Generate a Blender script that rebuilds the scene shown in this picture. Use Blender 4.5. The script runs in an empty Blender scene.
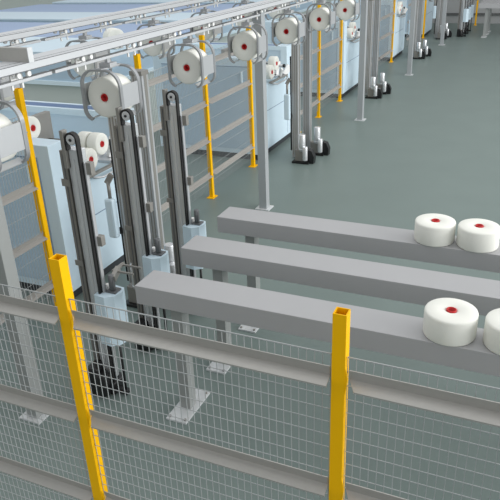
import bpy, bmesh, math, random
from mathutils import Vector, Matrix
random.seed(7)
PI = math.pi
scene = bpy.context.scene
C = scene.collection

# ------------------------------------------------------------------ camera
cam_d = bpy.data.cameras.new('camera')
cam = bpy.data.objects.new('camera', cam_d); C.objects.link(cam)
yaw, pit, rol = -0.43021738, 0.44187474, -0.04049525
fw = Vector((math.sin(yaw)*math.cos(pit), math.cos(yaw)*math.cos(pit), -math.sin(pit)))
r0 = Vector((math.cos(yaw), -math.sin(yaw), 0)); u0 = r0.cross(fw)
rr = r0*math.cos(rol) + u0*math.sin(rol); uu = -r0*math.sin(rol) + u0*math.cos(rol)
cam.matrix_world = Matrix(((rr.x, uu.x, -fw.x, 0), (rr.y, uu.y, -fw.y, 0), (rr.z, uu.z, -fw.z, 3.0), (0, 0, 0, 1)))
cam_d.sensor_width = 36; cam_d.lens = 650.5144/500*36
cam_d.clip_start = 0.05; cam_d.clip_end = 200
scene.camera = cam

# ------------------------------------------------------------------ world and light
W = bpy.data.worlds.new('world'); scene.world = W; W.use_nodes = True
W.node_tree.nodes['Background'].inputs[0].default_value = (0.95, 0.98, 1.0, 1)
W.node_tree.nodes['Background'].inputs[1].default_value = 0.70

def area(name, loc, target, sx, sy, power, col=(1, 1, 1)):
    d = bpy.data.lights.new(name, 'AREA'); d.shape = 'RECTANGLE'; d.size = sx; d.size_y = sy
    d.energy = power; d.color = col
    o = bpy.data.objects.new(name, d); C.objects.link(o); o.location = loc
    o.rotation_euler = (Vector(target) - Vector(loc)).to_track_quat('-Z', 'Y').to_euler()
    return o
area('hall_light', (1.0, 10.0, 10.0), (-1.0, 9.5, 0.0), 14, 26, 1000)
area('side_area_light', (15.0, 8.0, 4.5), (-4.0, 7.5, 1.0), 22, 7, 3200)  # unseen area lamp, added to brighten the faces turned to +x

vs = scene.view_settings
vs.view_transform = 'Standard'; vs.look = 'None'; vs.gamma = 1.0; vs.use_curve_mapping = False
vs.exposure = 0.0

# ------------------------------------------------------------------ materials
def lin(c):
    return tuple(((v/255)/12.92 if v <= 10 else ((v/255+0.055)/1.055)**2.4) for v in c)
def mat(name, rgb, rough=0.5, metal=0.0, spec=0.5, noise=0.0, nscale=8.0, stretch=None):
    m = bpy.data.materials.new(name); m.use_nodes = True
    nt = m.node_tree; b = nt.nodes['Principled BSDF']
    col = lin(rgb) + (1,)
    b.inputs['Base Color'].default_value = col
    b.inputs['Roughness'].default_value = rough; b.inputs['Metallic'].default_value = metal
    b.inputs['Specular IOR Level'].default_value = spec
    if noise:
        tc = nt.nodes.new('ShaderNodeTexCoord'); mp = nt.nodes.new('ShaderNodeMapping')
        n = nt.nodes.new('ShaderNodeTexNoise'); n.inputs['Scale'].default_value = nscale; n.inputs['Detail'].default_value = 5
        if stretch: mp.inputs['Scale'].default_value = stretch
        mx = nt.nodes.new('ShaderNodeMix'); mx.data_type = 'RGBA'
        mx.inputs[6].default_value = tuple(v*(1-noise) for v in col[:3]) + (1,)
        mx.inputs[7].default_value = tuple(min(1, v*(1+noise)) for v in col[:3]) + (1,)
        nt.links.new(tc.outputs['Object'], mp.inputs['Vector']); nt.links.new(mp.outputs['Vector'], n.inputs['Vector'])
        nt.links.new(n.outputs['Fac'], mx.inputs[0]); nt.links.new(mx.outputs[2], b.inputs['Base Color'])
    return m
M = dict(
    floor=mat('floor_paint', (111, 124, 120), 0.42, 0, 0.3, 0.08, 1.6),
    wall=mat('wall_paint', (158, 160, 160), 0.8),
    wallband=mat('wall_band', (92, 94, 94), 0.7),
    yellow=mat('yellow_paint', (242, 184, 0), 0.5, 0, 0.15, 0.03, 20),
    yellow_in=mat('yellow_inside', (215, 130, 10), 0.6),
    wire=mat('galvanised_wire', (166, 169, 169), 0.5, 0.2),
    profile=mat('grey_profile', (132, 129, 124), 0.4, 0.35),
    strap=mat('strap_steel', (158, 160, 162), 0.34, 0.45, 0.5, 0.05, 12),
    rail=mat('galvanised_rail', (172, 170, 165), 0.4, 0.4, 0.5, 0.06, 30),
    siderail=mat('painted_rail', (160, 157, 152), 0.5, 0.2, 0.5, 0.03, 20),
    beam=mat('beam_paint', (166, 166, 167), 0.5, 0.0, 0.4, 0.03, 6),
    plate=mat('zinc_plate', (205, 207, 208), 0.45, 0.2, 0.5, 0.12, 25),
    steel=mat('brushed_steel', (186, 188, 190), 0.36, 0.4, 0.5, 0.05, 12, (1, 1, .05)),
    steel_d=mat('dull_steel', (140, 138, 133), 0.42, 0.35, 0.5, 0.06, 12, (1, 1, .05)),
    chrome=mat('bright_aluminium', (212, 214, 216), 0.26, 0.5),
    alu=mat('aluminium_rail', (200, 202, 204), 0.4, 0.25),
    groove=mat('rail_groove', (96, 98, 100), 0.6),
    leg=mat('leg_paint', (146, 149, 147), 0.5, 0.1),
    post=mat('column_paint', (168, 172, 174), 0.45, 0.25),
    blue=mat('pale_blue_enamel', (203, 222, 233), 0.4, 0, 0.5, 0.015, 3),
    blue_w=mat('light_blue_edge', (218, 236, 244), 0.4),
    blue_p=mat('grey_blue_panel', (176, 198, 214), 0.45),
    trough=mat('trough_blue', (152, 172, 202), 0.5),
    base_cab=mat('base_cabinet_paint', (196, 205, 200), 0.6),  # light grey of the far row's base cabinets
    black=mat('black_plastic', (22, 23, 24), 0.4),
    belt=mat('black_belt', (18, 18, 18), 0.6),
    plinth=mat('plinth_black', (44, 48, 52), 0.6),
    white=mat('white_plastic', (238, 238, 236), 0.4),
    red=mat('red_tube', (190, 14, 14), 0.5),
    redin=mat('red_tube_inside', (120, 8, 8), 0.7),
    seam=mat('panel_seam', (120, 142, 164), 0.6),
)
# wound thread: fine ring lines on the yarn body
def yarn_mat():
    m = mat('wound_yarn', (230, 230, 222), 0.85, 0, 0.15)
    nt = m.node_tree; b = nt.nodes['Principled BSDF']
    tc = nt.nodes.new('ShaderNodeTexCoord'); w = nt.nodes.new('ShaderNodeTexWave'); bp = nt.nodes.new('ShaderNodeBump')
    w.bands_direction = 'Z'; w.inputs['Scale'].default_value = 55; w.inputs['Distortion'].default_value = 1.5
    bp.inputs['Strength'].default_value = 0.06; bp.inputs['Distance'].default_value = 0.002
    nt.links.new(tc.outputs['Object'], w.inputs['Vector']); nt.links.new(w.outputs['Color'], bp.inputs['Height'])
    nt.links.new(bp.outputs['Normal'], b.inputs['Normal'])
    return m
M['yarn'] = yarn_mat()

# ------------------------------------------------------------------ mesh helpers
class MB:
    def __init__(s): s.bm = bmesh.new()
    def box(s, x0, x1, y0, y1, z0, z1, bev=0.0):
        vs_ = [s.bm.verts.new((x, y, z)) for x in (x0, x1) for y in (y0, y1) for z in (z0, z1)]
        q = [(0, 1, 3, 2), (4, 6, 7, 5), (0, 4, 5, 1), (2, 3, 7, 6), (0, 2, 6, 4), (1, 5, 7, 3)]
        fs = [s.bm.faces.new([vs_[i] for i in f]) for f in q]
        if bev > 0:
            es = {e for f in fs for e in f.edges}
            bmesh.ops.bevel(s.bm, geom=list(es), offset=bev, segments=2, affect='EDGES', profile=0.5)
        return s
    def bar(s, a, b, w, h, up=(0, 0, 1)):
        a, b = Vector(a), Vector(b); d = (b-a).normalized(); up = Vector(up)
        if abs(d.dot(up)) > .98: up = Vector((0, 1, 0))
        sx = d.cross(up).normalized(); sy = sx.cross(d).normalized()
        o = [sx*w/2+sy*h/2, -sx*w/2+sy*h/2, -sx*w/2-sy*h/2, sx*w/2-sy*h/2]
        A = [s.bm.verts.new(a+k) for k in o]; B = [s.bm.verts.new(b+k) for k in o]
        for i in range(4):
            j = (i+1) % 4; s.bm.faces.new((A[i], A[j], B[j], B[i]))
        s.bm.faces.new(A[::-1]); s.bm.faces.new(B)
        return s
    def cyl(s, a, b, r, n=24, r2=None, bev=0.0):
        a, b = Vector(a), Vector(b); d = (b-a); L = d.length; d.normalize()
        q = d.to_track_quat('Z', 'Y'); r2 = r if r2 is None else r2
        prof = [(r, 0), (r2, L)] if bev <= 0 else [(r-bev, 0), (r-bev*.3, bev*.3), (r, bev), (r2, L-bev), (r2-bev*.3, L-bev*.3), (r2-bev, L)]
        rings = []
        for rad, z in prof:
            rings.append([s.bm.verts.new(a + q @ Vector((rad*math.cos(2*PI*k/n), rad*math.sin(2*PI*k/n), z))) for k in range(n)])
        for R0, R1 in zip(rings, rings[1:]):
            for k in range(n):
                j = (k+1) % n; f = s.bm.faces.new((R0[k], R0[j], R1[j], R1[k])); f.smooth = True
        s.bm.faces.new(rings[0][::-1]); s.bm.faces.new(rings[-1])
        return s
    def lathe(s, prof, n=40, closed=False):          # profile of (r, z) about local z; caps left to the profile
        rings = [[s.bm.verts.new((r*math.cos(2*PI*k/n), r*math.sin(2*PI*k/n), z)) for k in range(n)] for r, z in prof]
        pairs = list(zip(rings, rings[1:]))
        if closed: pairs.append((rings[-1], rings[0]))
        for R0, R1 in pairs:
            for k in range(n):
                j = (k+1) % n; f = s.bm.faces.new((R0[k], R0[j], R1[j], R1[k])); f.smooth = True
        return s
    def tube(s, pts, r, n=8, closed=False):
        pts = [Vector(p) for p in pts]; m = len(pts); rings = []
        for i, p in enumerate(pts):
            if closed: t = pts[(i+1) % m]-pts[i-1]
            else: t = pts[min(i+1, m-1)]-pts[max(i-1, 0)]
            q = t.to_track_quat('Z', 'Y')
            rings.append([s.bm.verts.new(p + q @ Vector((r*math.cos(2*PI*k/n), r*math.sin(2*PI*k/n), 0))) for k in range(n)])
        pr = list(zip(rings, rings[1:]))
        for R0, R1 in pr:
            for k in range(n):
                j = (k+1) % n; f = s.bm.faces.new((R0[k], R0[j], R1[j], R1[k])); f.smooth = True
        s.bm.faces.new(rings[0][::-1]); s.bm.faces.new(rings[-1])
        return s
    def ribbon(s, pts2, y0, y1, th):                 # strip bent along pts2 (x,z), width y0..y1, thickness th
        n = len(pts2); out = []
        for i, (x, z) in enumerate(pts2):
            a = Vector(pts2[max(i-1, 0)]); b = Vector(pts2[min(i+1, n-1)]); t = (b-a).normalized(); nn = Vector((-t.y, t.x))*th/2
            out.append([s.bm.verts.new((x+nn.x, y0, z+nn.y)), s.bm.verts.new((x+nn.x, y1, z+nn.y)),
                        s.bm.verts.new((x-nn.x, y1, z-nn.y)), s.bm.verts.new((x-nn.x, y0, z-nn.y))])
        for A, B in zip(out, out[1:]):
            for k in range(4):
                j = (k+1) % 4; s.bm.faces.new((A[k], B[k], B[j], A[j]))
        s.bm.faces.new(out[0]); s.bm.faces.new(out[-1][::-1])
        return s
    def prism(s, poly, z0, z1):                      # polygon (x,y) extruded in z
        A = [s.bm.verts.new((x, y, z0)) for x, y in poly]; B = [s.bm.verts.new((x, y, z1)) for x, y in poly]
        n = len(poly)
        for k in range(n):
            j = (k+1) % n; s.bm.faces.new((A[k], A[j], B[j], B[k]))
        s.bm.faces.new(A[::-1]); s.bm.faces.new(B)
        return s
    def prism_x(s, poly, x0, x1):                    # polygon (y,z) extruded in x
        A = [s.bm.verts.new((x0, y, z)) for y, z in poly]; B = [s.bm.verts.new((x1, y, z)) for y, z in poly]
        n = len(poly)
        for k in range(n):
            j = (k+1) % n; s.bm.faces.new((A[k], A[j], B[j], B[k]))
        s.bm.faces.new(A[::-1]); s.bm.faces.new(B)
        return s
    def prism_y(s, poly, y0, y1):                    # polygon (x,z) extruded in y
        A = [s.bm.verts.new((x, y0, z)) for x, z in poly]; B = [s.bm.verts.new((x, y1, z)) for x, z in poly]
        n = len(poly)
        for k in range(n):
            j = (k+1) % n; s.bm.faces.new((A[k], A[j], B[j], B[k]))
        s.bm.faces.new(A[::-1]); s.bm.faces.new(B)
        return s
    def obj(s, name, material, parent=None, loc=None, rot=None, mats=None):
        bmesh.ops.recalc_face_normals(s.bm, faces=s.bm.faces)
        me = bpy.data.meshes.new(name); s.bm.to_mesh(me); s.bm.free()
        for mm in (mats or [material]): me.materials.append(mm)
        o = bpy.data.objects.new(name, me); C.objects.link(o)
        if parent: o.parent = parent
        if loc is not None: o.location = loc
        if rot is not None: o.rotation_euler = rot
        return o

def tag(o, label, cat, group=None, kind=None):
    o['label'] = label; o['category'] = cat
    if group: o['group'] = group
    if kind: o['kind'] = kind
    return o
def thing(name, label, cat, loc=(0, 0, 0), rot=(0, 0, 0), group=None):
    o = bpy.data.objects.new(name, None); C.objects.link(o)
    o.empty_display_size = 0.1; o.location = loc; o.rotation_euler = rot
    return tag(o, label, cat, group)
def kids(o): return [c for c in bpy.data.objects if c.parent == o]
def dup(root, loc, label, rot=None, group=None, skip=()):
    def cp(o, parent):
        c = o.copy(); C.objects.link(c)
        if parent: c.parent = parent
        for ch in KID.get(o.name, None) or kids(o):
            if ch.name.split('.')[0] in skip: continue
            cp(ch, c)
        return c
    r = cp(root, None); r.location = loc; r['label'] = label
    if rot is not None: r.rotation_euler = rot
    if group: r['group'] = group
    return r
KID = {}
def struct(o): o['kind'] = 'structure'; return o

# ------------------------------------------------------------------ setting
struct(MB().box(-34, 12, -6, 26.3, -0.2, 0).obj('floor', M['floor']))
struct(MB().box(-34, 12, 26.3, 26.6, -0.2, 5.0).obj('wall_back', M['wall']))
t1 = MB(); t1.box(-34, 12, 26.22, 26.298, 0.30, 0.36); struct(t1.obj('trim_1', M['wallband']))
t2 = MB(); t2.box(-34, 12, 26.22, 26.298, 0.95, 1.02); struct(t2.obj('trim_2', M['wallband']))

# ------------------------------------------------------------------ yarn packages
def make_bobbin(r=0.1425, h=0.15, label='', group=''):
    t = thing('yarn_bobbin', label, 'bobbin', group=group)
    ri = 0.027
    b = MB(); e = 0.012
    b.lathe([(ri+.004, h-.004), (ri+.012, h), (r-e, h), (r-e*.3, h-e*.3), (r, h-e), (r, e), (r-e*.3, e*.3), (r-e, 0), (ri+.004, 0)], 56, closed=True)
    b.obj('yarn_body', M['yarn'], t)
    c = MB()
    c.lathe([(ri, -.002), (ri, h+.0035), (ri-.006, h+.0035), (ri-.006, h-.03), (.0001, h-.03), (.0001, .002), (ri-.006, .002), (ri-.006, -.002)], 28, closed=True)
    c.obj('tube_core', M['red'], t)
    return t

ZB = 1.0
bob = make_bobbin(label='uncut white yarn bobbin lying flat on the nearest grey beam', group='bobbins on the grey beams')
bob.location = (-0.285, 3.22, ZB)
g = 'bobbins on the grey beams'
dup(bob, (0.035, 3.22, ZB), 'white yarn bobbin on the nearest grey beam, cut by the right picture edge', group=g)
dup(bob, (-0.57, 4.45, ZB), 'white yarn bobbin lying flat on the farthest long grey beam, left one of its pair', group=g)
dup(bob, (-0.27, 4.45, ZB), 'white yarn bobbin on the farthest long grey beam, right one touching its neighbour', group=g)

# ------------------------------------------------------------------ beams
def make_beam(loc, label, x1=3.9):
    t = thing('support_beam', label, 'beam', loc, group='long grey beams')
    x0 = 0.0
    MB().box(x0, x1, -.12, .12, .865, 1.0, .003).obj('box_profile', M['beam'], t)
    for lx in (0.25, 3.4):
        l = MB().box(lx-.04, lx+.04, -.045, .045, .012, .866).obj('leg', M['leg'], t)
        p = MB().box(lx-.08, lx+.08, -.185, .185, 0, .012).obj('foot_plate', M['plate'], l)
        bb = MB()
        for sx in (-.06, .06):
            for sy in (-.16, .16): bb.cyl((lx+sx, sy, .0125), (lx+sx, sy, .022), .01, 8)
        bb.obj('anchor_bolt', M['steel_d'], l)
    return t
b0 = make_beam((-2.26, 3.215, 0), 'long grey box beam on legs nearest the mesh fence, carrying two bobbins')
KID.clear()
dup(b0, (-2.26, 3.83, 0), 'long grey box beam, the middle and empty one of the three')
dup(b0, (-2.27, 4.45, 0), 'long grey box beam farthest of the three, carrying two bobbins')
dup(b0, (-2.2, 22.75, 0), 'grey box beam on legs far away at the top right picture corner', group='far grey beams')
dup(b0, (-2.2, 23.4, 0), 'second grey beam far away, just behind the one at the top right corner', group='far grey beams')

# ------------------------------------------------------------------ fences
def fence_post(loc, label, h=1.965, w=0.045, rot=0, group='yellow fence posts', bracket=True):
    t = thing('fence_post', label, 'post', loc, (0, 0, rot), group)
    a = w/2; i = a-.004
    b = MB()
    for (z0, z1) in ((0.008, h),):
        ring = [[b.bm.verts.new((sx*q, sy*q, z)) for sx, sy in ((-1, -1), (1, -1), (1, 1), (-1, 1))] for q, z in ((a, z0), (a, z1), (i, z1), (i, z1-.25))]
        for A, B in zip(ring, ring[1:]):
            for k in range(4):
                j = (k+1) % 4; b.bm.faces.new((A[k], A[j], B[j], B[k]))
        b.bm.faces.new(ring[0][::-1]); b.bm.faces.new(ring[-1])
    b.obj('square_tube', M['yellow'], t)
    p = MB().box(-.07, .07, -.05, .05, 0, .008, .002); p.obj('base_plate', M['yellow'], t)
    if bracket:
        for z in RAILZ:
            k = MB()
            # bracket that holds the rail end: a bulge on the tube's side face
            k.prism_y([(a, z-.055)]+[(a+.0065*math.sin(PI*q/10), z-.055+.11*q/10) for q in range(1, 10)]+[(a, z+.055)], -.0215, -.010)
            k.obj('rail_bracket', M['yellow'], t)
    return t

RAILZ = (0.31, 0.77, 1.226, 1.704)
def fence_panel(length, label, ztop=1.792, group='mesh fence panels', loc=(0, 0, 0), rot=0, wr=0.00115, pitch=0.0285, row=0.0555, ledge=-1, rm=None):
    """panel along local +x, wires in the plane y=0; rails stand out to y<0"""
    t = thing('mesh_fence_panel', label, 'fence panel', loc, (0, 0, rot), group)
    w = MB()
    n = int(round(length/pitch)); px = length/n
    for i in range(n+1):
        x = i*px; w.bar((x, 0, .12), (x, 0, ztop), 2*wr, 2*wr)
    z = ztop
    while z > .12:
        w.bar((0, -2*wr, z), (length, -2*wr, z), 2*wr*(1.6 if z == ztop else 1), 2*wr*(1.6 if z == ztop else 1)); z -= row
    w.obj('wire_mesh', M['wire'], t)
    for z in RAILZ:
        r = MB(); s = ledge
        # folded rail: upright web, then a ledge leaning out and down, ends cut at a slant
        poly = [(.007*s, z+.044), (.011*s, z+.044), (.004*s, z+.006), (.046*s, z-.010), (.046*s, z-.016), (.043*s, z-.016), (.042*s, z-.012), (-.001*s, z+.003)]
        A_ = [r.bm.verts.new((.009+max(0, abs(y)-.012)*.75, y, zz)) for y, zz in poly]
        B_ = [r.bm.verts.new((length-.001, y, zz)) for y, zz in poly]
        for k in range(8):
            j = (k+1) % 8; r.bm.faces.new((A_[k], A_[j], B_[j], B_[k]))
        r.bm.faces.new(A_[::-1]); r.bm.faces.new(B_)
        r.obj('rail', rm or M['rail'], t)
    return t

YF = 1.70
fence_post((-1.573, YF, 0), 'yellow hollow square fence post at left front, leaning out of frame at bottom', 1.962, 0.048)
fence_post((-0.475, YF, 0), 'yellow hollow square fence post in the middle of the front fence', 1.952)
hw = 0.0255
fence_panel(1.092-2*hw, 'front wire mesh panel between the two nearest yellow posts', loc=(-1.571+hw, YF-.006, 0))
fence_panel(1.092-2*hw, 'front wire mesh panel right of the middle yellow post', loc=(-0.474+hw, YF-.006, 0))
fence_panel(1.092-2*hw, 'front wire mesh panel left of the left front yellow post', loc=(-1.573-1.092+hw, YF-.006, 0))

XS = -3.765
side_posts = [(3.97, 'yellow side fence post directly behind the left front post, beside the pale cabinet'),
              (5.68, 'yellow side fence post whose top shows between the first two hanging bobbins'),
              (7.086, 'yellow side fence post below the second hanging bobbin, left of the beam ends'),
              (8.44, 'yellow side fence post below the third hanging bobbin, left of the grey column'),
              (10.36, 'yellow side fence post hidden behind the lift with two motors'),
              (11.508, 'yellow side fence post below the fifth hanging bobbin'),
              (12.885, 'yellow side fence post below the sixth hanging bobbin, at the third pale blue machine'),
              (14.8, 'yellow side fence post behind the second motor lift'),
              (17.61, 'distant yellow fence post at the left edge of the fourth blue machine'),
              (22.24, 'distant yellow fence post beside the fifth blue machine')]
for y, lab in side_posts:
    fence_post((XS, y, 0), lab, 1.84 if 'hidden' in lab else 2.03, 0.05, PI/2, 'yellow side fence posts', bracket=False)
def side_panel(y0, y1, lab):
    fence_panel(y1-y0-.056, lab, 1.82, 'side mesh panels', (XS, y0+.028, 0), PI/2, 0.0013, 0.032, 0.2, -1, M['siderail'])
side_panel(1.35, 2.64, 'side mesh panel nearest the camera at the left picture edge')
side_panel(2.64, 3.97, 'side mesh panel before the first side post, in front of the grey cabinet end')
side_panel(5.68, 7.086, 'side mesh panel behind the tall silver lift column')
side_panel(7.086, 8.44, 'side mesh panel between the two side posts with visible feet')
side_panel(10.36, 11.508, 'side mesh panel just behind the second motor lift')
side_panel(11.508, 12.885, 'side mesh panel left of the third pale blue machine')
side_panel(14.8, 16.2, 'far side mesh panel right of the third blue machine')
side_panel(16.2, 17.61, 'far side mesh panel left of the fourth blue machine')
side_panel(19.4, 20.8, 'distant side mesh panel behind the far columns')
fence_post((XS, 2.64, 0), 'yellow side fence post outside the left picture edge', 2.03, 0.05, PI/2, 'yellow side fence posts', bracket=False)
fence_post((-2.55, 25.75, 0), 'yellow fence post standing at the far end before the back wall', 2.03, 0.05, PI/2, 'yellow side fence posts', bracket=False)

# ------------------------------------------------------------------ overhead tracks
def make_track(x, y0, y1, label, zr=2.345):
    t = thing('overhead_track', label, 'conveyor track', (x, y0, zr), group='overhead conveyor tracks')
    L = y1-y0
    b = MB()
    # rail section with a groove along its outer side
    b.prism_y([(-.10, 0), (.10, 0), (.10, .042), (-.10, .042)], 0, L)
    b.obj('rail_body', M['alu'], t)
    gr = MB(); gr.box(.096, .1015, 0, L, .0405, .0435); gr.obj('groove_line', M['groove'], t)
    gr = MB(); gr.box(.03, .034, 0, L, .0415, .0430); gr.obj('groove_line', M['groove'], t)
    lo = MB(); lo.box(-.10, .1012, 0, L, -.005, .0); lo.obj('lower_lip', M['groove'], t)
    return t
XT, XT2 = -2.985, -4.215
make_track(XT, 0.3, 24.5, 'silver overhead track on grey columns, the nearer of the two, with hanging bobbins below')
make_track(XT2, 1.0, 24.5, 'silver overhead track farther left, the second of the two, half hidden carriers below', 2.335)
cb = thing('cross_channel', 'short grey channel lying across the near overhead track at the left picture edge', 'beam', (0, 0, 0))
c_ = MB(); c_.prism_x([(3.176, 2.386), (3.215, 2.386), (3.215, 2.390), (3.180, 2.390), (3.180, 2.466), (3.215, 2.466), (3.215, 2.470), (3.176, 2.470)], -4.8, -2.885)
c_.obj('channel', M['rail'], cb)
c2 = MB(); c2.box(-2.8848, -2.879, 3.173, 3.217, 2.386, 2.473); c2.obj('end_cap', M['plate'], cb)

# columns
def make_column(loc, label, h=2.34):
    t = thing('support_column', label, 'column', loc, group='grey track columns')
    MB().box(-.05, .05, -.05, .05, .012, h, .004).obj('shaft', M['post'], t)
    MB().box(-.09, .09, -.085, .085, 0, .012).obj('foot_plate', M['plate'], t)
    MB().box(-.08, .08, -.06, .06, h-.012, h).obj('head_plate', M['post'], t)
    return t
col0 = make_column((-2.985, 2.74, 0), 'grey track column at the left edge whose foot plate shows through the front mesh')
for y, lab in ((6.945, 'grey track column standing behind the far end of the farthest long beam'),
               (11.5, 'grey track column right of the sixth hanging bobbin'),
               (15.95, 'tall grey column in front of the third motor lift'),
               (20.83, 'distant grey column left of the fourth motor lift')):
    dup(col0, (-2.965, y, 0), lab)

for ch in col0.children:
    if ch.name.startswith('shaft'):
        ch.data = ch.data.copy(); ch.data.materials[0] = M['leg']  # darker shaft: the left column's shadow is put into its colour
# carriers
def make_carrier(label):
    """origin at the package centre, package axis along y"""
    t = thing('bobbin_carrier', label, 'carrier', group='bobbin carriers on the near track')
    bar = MB(); bar.box(-.028, .028, -.618, .618, .270, .291, .003); bar.obj('carrier_bar', M['alu'], t)
    for y in (-.317, .317):
        st = MB(); st.box(-.006, .006, y-.05, y+.05, .292, .302); tr = st.obj('trolley', M['white'], t)
        for d in (-.045, .045):
            st = MB(); st.box(-.006, .006, y+d-.007, y+d+.007, .235, .322); st.obj('hook', M['white'], tr)
        for d in (-.045, .045):
            for sx in (-.045, .045):
                wv = MB(); wv.cyl((sx-.011, y+d+.018*(1 if sx > 0 else -1), .320), (sx+.011, y+d+.018*(1 if sx > 0 else -1), .320), .018, 16, bev=.003); wv.obj('wheel', M['white'], tr)
    hg = MB(); hg.box(-.05, .05, -.045, .045, .207, .24, .004); hg.box(-.012, .012, -.02, .02, .23, .272)
    hg.box(-.03, .03, -.13, .13, .200, .212, .002)
    hg.obj('hanger', M['steel'], t)
    # two bent strap loops, open below, round the package
    R = .168
    pts = []
    def corner(cx, cz, rad, a0, a1, n=9):
        for k in range(n):
            a = math.radians(a0 + (a1-a0)*k/(n-1)); pts.append((cx+rad*math.cos(a), cz+rad*math.sin(a)))
    corner(.085, -.085, .083, -72, 0); corner(.052, .085, .116, 0, 90, 11); corner(-.052, .085, .116, 90, 180, 11); corner(-.085, -.085, .083, 180, 252)
    for y in (-.135, .105):
        lp = MB(); lp.ribbon(pts, y, y+.032, .014); lp.obj('strap_loop', M['strap'], t)
    for s in (-1, 1):
        pl = MB(); pl.box(s*.168-.003, s*.168+.003, -.104, .106, -.07, .095, .001)
        pl.obj('side_plate', M['steel'], t)
        lw = MB(); lw.bar((s*.105, -.12, -.150), (s*.105, .128, -.150), .05, .006, (s*.55, 0, 1)); lw.obj('cradle_strip', M['steel'], t)
    return t
ZC = 2.0
car = make_carrier('strap carrier holding the first complete bobbin from the left on the near track')
ord_ = ['first', 'second', 'third', 'fourth', 'fifth', 'sixth']
cb_kids = None
faces = [3.969, 5.232, 6.498, 7.746, 9.02, 10.29]
XC = -2.955
hb = make_bobbin(0.148, 0.20, 'white hanging bobbin with red core, first complete one from the left', 'bobbins hanging on the near track')
for i, y in enumerate(faces):
    if i == 0:
        car.location = (XC, y+.10, ZC); hb.location = (XC, y+.2, ZC); hb.rotation_euler = (PI/2, 0, 0)
    else:
        dup(car, (XC, y+.10, ZC), 'strap carrier holding the %s hanging bobbin from the left on the near track' % ord_[i])
        dup(hb, (XC, y+.2, ZC), 'white hanging bobbin with red core, %s complete one from the left' % ord_[i])
dup(car, (XC, 2.70+.10, ZC), 'strap carrier cut off by the left picture edge on the near track')
dup(hb, (XC, 2.70+.2, ZC), 'white yarn bobbin in the carrier at the left picture edge')
far_n = ['nearest', 'second', 'third', 'fourth', 'fifth', 'sixth']
for i, y in enumerate((4.17, 5.46, 6.75, 8.04, 9.33, 10.62)):
    ZC = 1.99
    dup(car, (XT2+.02, y, ZC), 'strap carrier on the far overhead track, %s along it' % far_n[i], group='bobbin carriers on the far track')
    dup(hb, (XT2+.02, y+.1, ZC), 'white yarn bobbin on the far overhead track, %s along it' % far_n[i], group='bobbins hanging on the far track')

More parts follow.
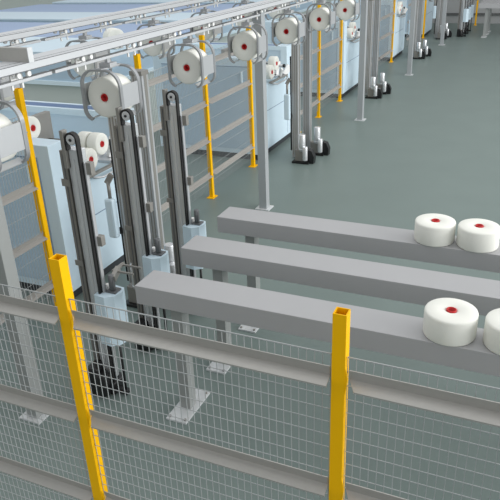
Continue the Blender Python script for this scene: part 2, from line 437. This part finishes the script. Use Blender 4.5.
# ------------------------------------------------------------------ winding machines (pale blue)
XM = -3.77
def make_machine(label, loc):
    """origin at the +x face, front (-y) corner on the floor; body runs to -x and +y"""
    t = thing('winding_machine', label, 'machine', loc, group='pale blue machines along the side fence')
    X0 = -1.72; D = 1.44
    MB().box(X0+.03, -.03, .03, D-.03, 0, .09).obj('plinth', M['plinth'], t)
    MB().box(X0, -.004, .2, D, .09, 1.08, .004).obj('lower_body', M['blue'], t)
    # front cabinet
    cbn = MB().box(X0, 0, 0, .2, .09, 1.5, .004).obj('front_cabinet', M['blue'], t)
    f = MB(); f.box(X0+.15, -.14, -.006, .0, .16, 1.38, .002); f.obj('end_door', M['blue_p'], cbn)
    gp_ = MB(); gp_.box(-.145, -.135, -.008, .0, .15, 1.39); gp_.obj('door_gap', M['seam'], cbn)
    gp_ = MB(); gp_.box(X0+.15, -.145, -.008, .0, 1.38, 1.39); gp_.obj('door_gap', M['seam'], cbn)
    hd = MB(); hd.box(-.25, -.225, -.03, -.006, 1.16, 1.32, .004); hd.obj('handle', M['blue_w'], cbn)
    # rear upper box with trough
    u = MB(); y0, y1, z1 = 1.2, D, 1.5; tx0, tx1, ty0, ty1 = X0+.2, -.22, y0+.05, y1-.05
    O = [(X0, y0), (0, y0), (0, y1), (X0, y1)]; I = [(tx0, ty0), (tx1, ty0), (tx1, ty1), (tx0, ty1)]
    bo = [u.bm.verts.new((x, y, 1.08)) for x, y in O]; to = [u.bm.verts.new((x, y, z1)) for x, y in O]; ti = [u.bm.verts.new((x, y, z1)) for x, y in I]
    for k in range(4):
        j = (k+1) % 4
        u.bm.faces.new((bo[k], bo[j], to[j], to[k])); u.bm.faces.new((to[k], to[j], ti[j], ti[k]))
    u.bm.faces.new(bo[::-1])
    ub = u.obj('upper_box', M['blue'], t)
    tr = MB(); J = [(tx0+.12, ty0+.03), (tx1-.12, ty0+.03), (tx1-.12, ty1-.03), (tx0+.12, ty1-.03)]
    A = [tr.bm.verts.new((x, y, z1-.0005)) for x, y in I]; B = [tr.bm.verts.new((x, y, z1-.14)) for x, y in J]
    for k in range(4):
        j = (k+1) % 4; tr.bm.faces.new((A[k], A[j], B[j], B[k]))
    tr.bm.faces.new(B)
    tr.obj('trough', M['trough'], ub)
    fr = MB(); fr.box(-.10, .004, y0-.012, y0, 1.08, 1.5); fr.box(X0, -.10, y0-.012, y0, 1.44, 1.505); fr.obj('frame_strip', M['blue_w'], ub)
    # doors on the +x face
    d = MB(); d.box(-.004, .006, .22, 1.18, .13, .68, .002); d.obj('lower_door', M['blue'], t)
    d = MB(); d.box(-.004, .004, .22, 1.18, .69, 1.06, .002); d.obj('upper_door', M['blue'], t)
    d = MB(); d.box(-.004, .004, 1.2, D-.02, .13, 1.06, .002); d.obj('side_door', M['blue'], t)
    s_ = MB(); s_.box(-.002, .003, .22, 1.18, .678, .692); s_.box(-.002, .003, 1.183, 1.197, .13, 1.06); s_.obj('door_gap', M['seam'], t)
    sp = MB()
    # take-up unit in the alcove
    sp.box(-.30, -.02, .86, 1.14, 1.065, 1.11, .004); sp.box(-.26, -.20, .92, 1.10, 1.1, 1.30, .006); sp.cyl((-.22, 1.0, 1.24), (.02, 1.0, 1.24), .022, 14)
    tk = sp.obj('take_up_head', M['chrome'], t)
    for q in (((.0, .90, 1.10), (.05, .86, 1.22), .03, .05), ((.0, 1.10, 1.09), (.06, 1.16, 1.22), .03, .09), ((-.10, .98, 1.11), (-.08, 1.04, 1.30), .05, .06)):
        a = MB(); a.bar(*q); a.obj('white_arm', M['white'], tk)
    a = MB(); a.cyl((.02, 1.0, 1.24), (.045, 1.0, 1.24), .028, 18); a.obj('black_knob', M['black'], tk)
    a = MB(); a.tube([(-.02, .5, 1.08), (.05, .5, 1.06), (.075, .6, 1.04), (.075, .95, 1.04), (.05, 1.1, 1.06), (-.02, 1.1, 1.08)], .011, 8); a.obj('guide_rod', M['steel'], tk)
    a = MB(); a.box(.0, .05, .42, 1.12, 1.075, 1.095, .004); a.obj('rest_strip', M['steel_d'], tk)
    pg = MB()
    for (y, z) in PEGS: pg.cyl((-.62, y, z), (-.03 if z < 1.5 else -.48, y, z), .012, 10)
    pg.box(-.67, -.61, .23, .8, 1.08, 1.58, .004)
    pg.obj('package_peg', M['steel_d'], t)
    return t
PEGS = ((.53, 1.225), (.725, 1.32), (.34, 1.54))
mach = make_machine('nearest pale blue machine, its grey cabinet end behind the first yellow side post', (XM, 4.19, 0))
m_y = [4.19, 8.70, 13.12, 17.78, 22.4]
m_lab = [None, 'second pale blue machine, its open front showing left of the lift with two motors',
         'third pale blue machine, beside the post under the sixth hanging bobbin',
         'fourth pale blue machine, far along the aisle with a black base', 'fifth and farthest pale blue machine along the aisle']
for y, l in list(zip(m_y, m_lab))[1:]:
    dup(mach, (XM, y, 0), l)
cr = make_bobbin(0.105, 0.11, 'white yarn bobbin on the lowest peg of the nearest machine', 'bobbins on machine pegs')
pegn = ['lowest', 'middle', 'highest']
first = True
mn = ['nearest', 'second', 'third', 'fourth', 'fifth']
for mi, my in enumerate(m_y[:4]):
    for k, (y, z) in enumerate(PEGS):
        if mi > 0 and k == 2: continue
        for dx in ((0.0, -.13) if mi == 0 and k < 2 else (0.0,)):
            lab = 'white bobbin on the %s peg of the %s blue machine%s' % (pegn[k], mn[mi], ', pushed behind another' if dx else ', outermost')
            loc = (XM-.11+.02+dx - (.45 if k == 2 else 0), my+y, z)
            if first:
                cr.location = loc; cr.rotation_euler = (0, PI/2, 0); cr['label'] = lab; first = False
            else:
                dup(cr, loc, lab)

# second row of machines, far left
def make_row2(label, loc, L=7.5, DD=3.9):
    t = thing('machine_block', label, 'machine', loc, group='pale blue machines in the far left row')
    MB().box(-L, -.03, .05, DD-.05, 0, 1.0).obj('base_cabinet', M['base_cab'], t)
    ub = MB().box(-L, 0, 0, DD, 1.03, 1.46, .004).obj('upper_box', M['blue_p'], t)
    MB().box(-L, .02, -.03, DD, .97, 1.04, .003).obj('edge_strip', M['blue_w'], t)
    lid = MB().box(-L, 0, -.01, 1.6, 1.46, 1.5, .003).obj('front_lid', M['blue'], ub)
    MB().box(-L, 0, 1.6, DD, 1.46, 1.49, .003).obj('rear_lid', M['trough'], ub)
    return t
r2 = make_row2('pale blue machine block seen between and below the overhead tracks at left', (-6.45, 8.71, 0))
dup(r2, (-7.2, 13.2, 0), 'long pale blue machine block above the far track at the top left corner')
dup(r2, (-7.2, 17.7, 0), 'second long pale blue block behind the one in the top left corner')
r3 = dup(r2, (-7.2, 22.1, 0), 'last and tallest pale blue block near the back wall at top left'); r3.scale = (3.0, 1, 1.45)
tb = make_bobbin(0.16, 0.2, 'large white bobbin standing on the far left machine row between the two tracks', 'bobbin on the far machine row')
tb.location = (-6.62, 9.3, 1.66); tb.rotation_euler = (PI/2, 0, PI/3)

# ------------------------------------------------------------------ lifts at the beam ends
def make_beam_lift(label, loc):
    t = thing('bobbin_lift', label, 'lift', loc, group='bobbin lifts at the beam ends')
    p = MB(); p.box(-.142, -.096, .0, .06, .05, 1.84, .003); p.obj('guide_profile', M['profile'], t)
    p = MB(); p.box(-.088, -.052, .008, .06, .05, 1.86, .003); p.obj('guide_profile', M['steel'], t)
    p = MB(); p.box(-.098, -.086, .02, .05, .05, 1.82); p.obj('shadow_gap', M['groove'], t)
    p = MB(); p.box(-.122, -.116, -.003, .002, .08, 1.82); p.obj('slot', M['groove'], t)
    q = MB(); q.box(-.045, .03, -.025, .05, .12, 1.86, .004); q.box(-.028, -.008, -.029, -.02, .2, 1.80); q.obj('drive_profile', M['chrome'], t)
    w = MB(); w.cyl((0, -.045, 1.93), (0, -.012, 1.93), .034, 28, bev=.004); pw = w.obj('pulley', M['chrome'], t)
    h = MB(); h.cyl((0, -.05, 1.93), (0, -.044, 1.93), .010, 12); h.obj('hub', M['black'], pw)
    b = MB(); arc = [(.041*math.cos(math.radians(a)), 1.93+.041*math.sin(math.radians(a))) for a in range(180, -1, -15)]
    b.ribbon([(-.041, 1.86)] + arc + [(.041, .14)], -.045, -.008, .012); b.obj('drive_belt', M['belt'], t)
    s = MB(); s.box(.052, .064, -.02, .01, .14, 1.78, .002); s.obj('edge_rail', M['steel'], t)
    for q in ((-.075, -.049, -.05, -.004, 1.74, 1.985), (.055, .10, -.012, .03, 1.70, 1.78), (.055, .1, -.012, .03, 1.2, 1.27),
              (-.155, -.09, -.010, -.002, 1.60, 1.65), (-.155, -.09, -.010, -.002, 1.02, 1.06)):
        br = MB(); br.box(*q, .002); br.obj('clamp_bracket', M['steel_d'], t)
    m = MB(); m.box(-.10, .06, -.07, .09, 0, .1, .01); m.box(-.13, -.03, -.12, .0, .0, .24, .015); m.cyl((-.01, -.09, .02), (-.01, -.09, .2), .05, 18, bev=.01)
    m.cyl((.13, -.02, 0), (.13, -.02, .6), .011, 8)
    m.box(-.02, .15, -.04, .0, .01, .05, .004)
    m.obj('drive_motor', M['black'], t)
    # pale blue housing with chamfered corners and a gripper on top
    cx, cy = .125, .02
    hb_ = MB(); hb_.prism([(cx-.115, cy-.085), (cx-.025, cy-.10), (cx+.03, cy-.06), (cx+.048, cy+.01), (cx+.025, cy+.075), (cx-.06, cy+.09), (cx-.115, cy+.05)], .45, .845)
    hs = hb_.obj('housing', M['blue'], t)
    ZT = .845
    gp = MB(); gp.box(cx-.055, cx+.025, cy-.03, cy+.045, ZT, ZT+.012, .002); gp.cyl((cx-.015, cy, ZT), (cx-.015, cy, ZT+.13), .02, 14); gp.box(cx-.035, cx+.005, cy-.012, cy+.012, ZT+.02, ZT+.12, .003)
    gp.obj('spindle', M['groove'], hs)
    kn = MB(); kn.cyl((cx-.07, cy+.02, ZT), (cx-.07, cy+.02, ZT+.04), .018, 14, bev=.004); kn.obj('white_cap', M['white'], hs)
    gr = MB()
    gr.bar((cx, cy, ZT+.10), (cx-.02, cy+.10, ZT+.13), .03, .05)
    for dy in (.06, .16):
        gr.bar((cx-.03, cy+dy, ZT+.13), (cx+.13, cy+dy, ZT+.13), .012, .012)
    gr.bar((cx-.03, cy+.05, ZT+.13), (cx-.03, cy+.18, ZT+.13), .02, .02)
    gr.obj('gripper_fork', M['steel_d'], hs)
    return t
lf = make_beam_lift('slim lift column with black belt in front of the pale cabinet, at the nearest beam', (-2.64, 3.19, 0))
dup(lf, (-2.65, 3.82, 0), 'slim lift column with black belt at the middle beam, beside the tall silver column', skip=('gripper_fork',))
dup(lf, (-2.645, 4.45, 0), 'slim lift column with black belt standing right of the tall silver column', skip=('gripper_fork',))

for y, l in ((22.75, 'distant slim lift column with pale blue housing, nearest of the far three'),
             (23.4, 'distant slim lift column with pale blue housing, middle of the far three'),
             (24.05, 'distant slim lift column with pale blue housing, farthest of the far three')):
    dup(lf, (-2.65, y, 0), l, group='far bobbin lifts')
dup(b0, (-2.2, 24.05, 0), 'third grey beam far away, hindmost at the top right corner', group='far grey beams')
# lifts of each winding machine: two profiles with two motors
def make_motor_lift(label, loc):
    t = thing('motor_lift', label, 'lift', loc, group='twin column lifts with motors')
    for (x, y, z1, w) in ((-.11, -.02, 1.90, .052), (-.05, .31, 2.02, .058)):
        p = MB()
        p.box(x-w, x+w, y-.05, y+.05, .02, z1, .004)
        o = p.obj('lift_column', M['steel'], t)
        gv = MB()
        for gx in (-.03, .0, .03): gv.box(x+gx-.005, x+gx+.005, y-.053, y-.049, .06, z1-.02)
        gv.box(x+w-.001, x+w+.003, y-.02, y+.02, .06, z1-.02)
        gv.obj('slot', M['steel_d'], o)
        ca = MB(); ca.box(x-w-.006, x+w+.006, y-.056, y+.056, z1-.03, z1+.01, .003); ca.obj('end_cap', M['steel_d'], o)
        # motor group at the foot
        mx, my = (x+.17, y-.22) if w < .055 else (x+.19, y-.09)
        b = MB(); b.box(mx-.10, mx+.02, my-.04, my+.07, .03, .20, .008); b.obj('gearbox', M['steel_d'], o)
        b = MB(); b.cyl((mx, my, .18), (mx, my, .43), .05, 24, bev=.008); b.cyl((mx, my, .2), (mx, my, .22), .053, 24); b.obj('motor', M['chrome'], o)
        b = MB(); b.cyl((mx+.07, my-.07, .06), (mx+.07, my-.07, .27), .038, 20, bev=.006); b.obj('small_motor', M['chrome'], o)
        b = MB(); b.prism_y([(mx+.06, 0), (mx+.18, 0), (mx+.19, .1), (mx+.15, .19), (mx+.09, .21), (mx+.06, .15)], my-.02, my+.08)
        b.obj('belt_cover', M['black'], o)
        b = MB(); b.box(mx-.14, mx+.12, my-.07, my+.08, 0, .03, .004); b.obj('base', M['black'], o)
    g_ = MB(); g_.cyl((-.178, -.05, .12), (-.178, -.05, 1.5), .013, 10); g_.box(-.19, -.155, -.09, -.02, .62, .68, .004); g_.box(-.19, -.155, -.06, -.02, 1.45, 1.5, .004); g_.obj('guide_rod', M['belt'], t)
    h = MB(); h.box(-.255, -.165, -.16, -.09, .60, .98, .02); hs = h.obj('control_box', M['blue'], t)
    s = MB(); s.cyl((-.21, -.12, .97), (-.21, -.12, 1.14), .016, 12); s.bar((-.22, -.12, 1.12), (-.17, -.11, 1.2), .03, .05); s.obj('spindle', M['steel_d'], hs)
    return t
ml = make_motor_lift('twin column lift with motors, the tall silver column behind the slim lifts', (-3.19, 4.58, 0))
for y, l in ((9.05, 'twin column lift with two silver motors at its foot, left of the fifth hanging bobbin'),
             (13.55, 'twin column lift with two silver motors, just right of the second grey column'),
             (18.5, 'distant twin column lift with motors, between the third and fourth columns'),
             (22.3, 'farthest twin column lift with black motor covers')):
    dup(ml, (-3.19 if y < 10 else -3.25, y, 0), l)
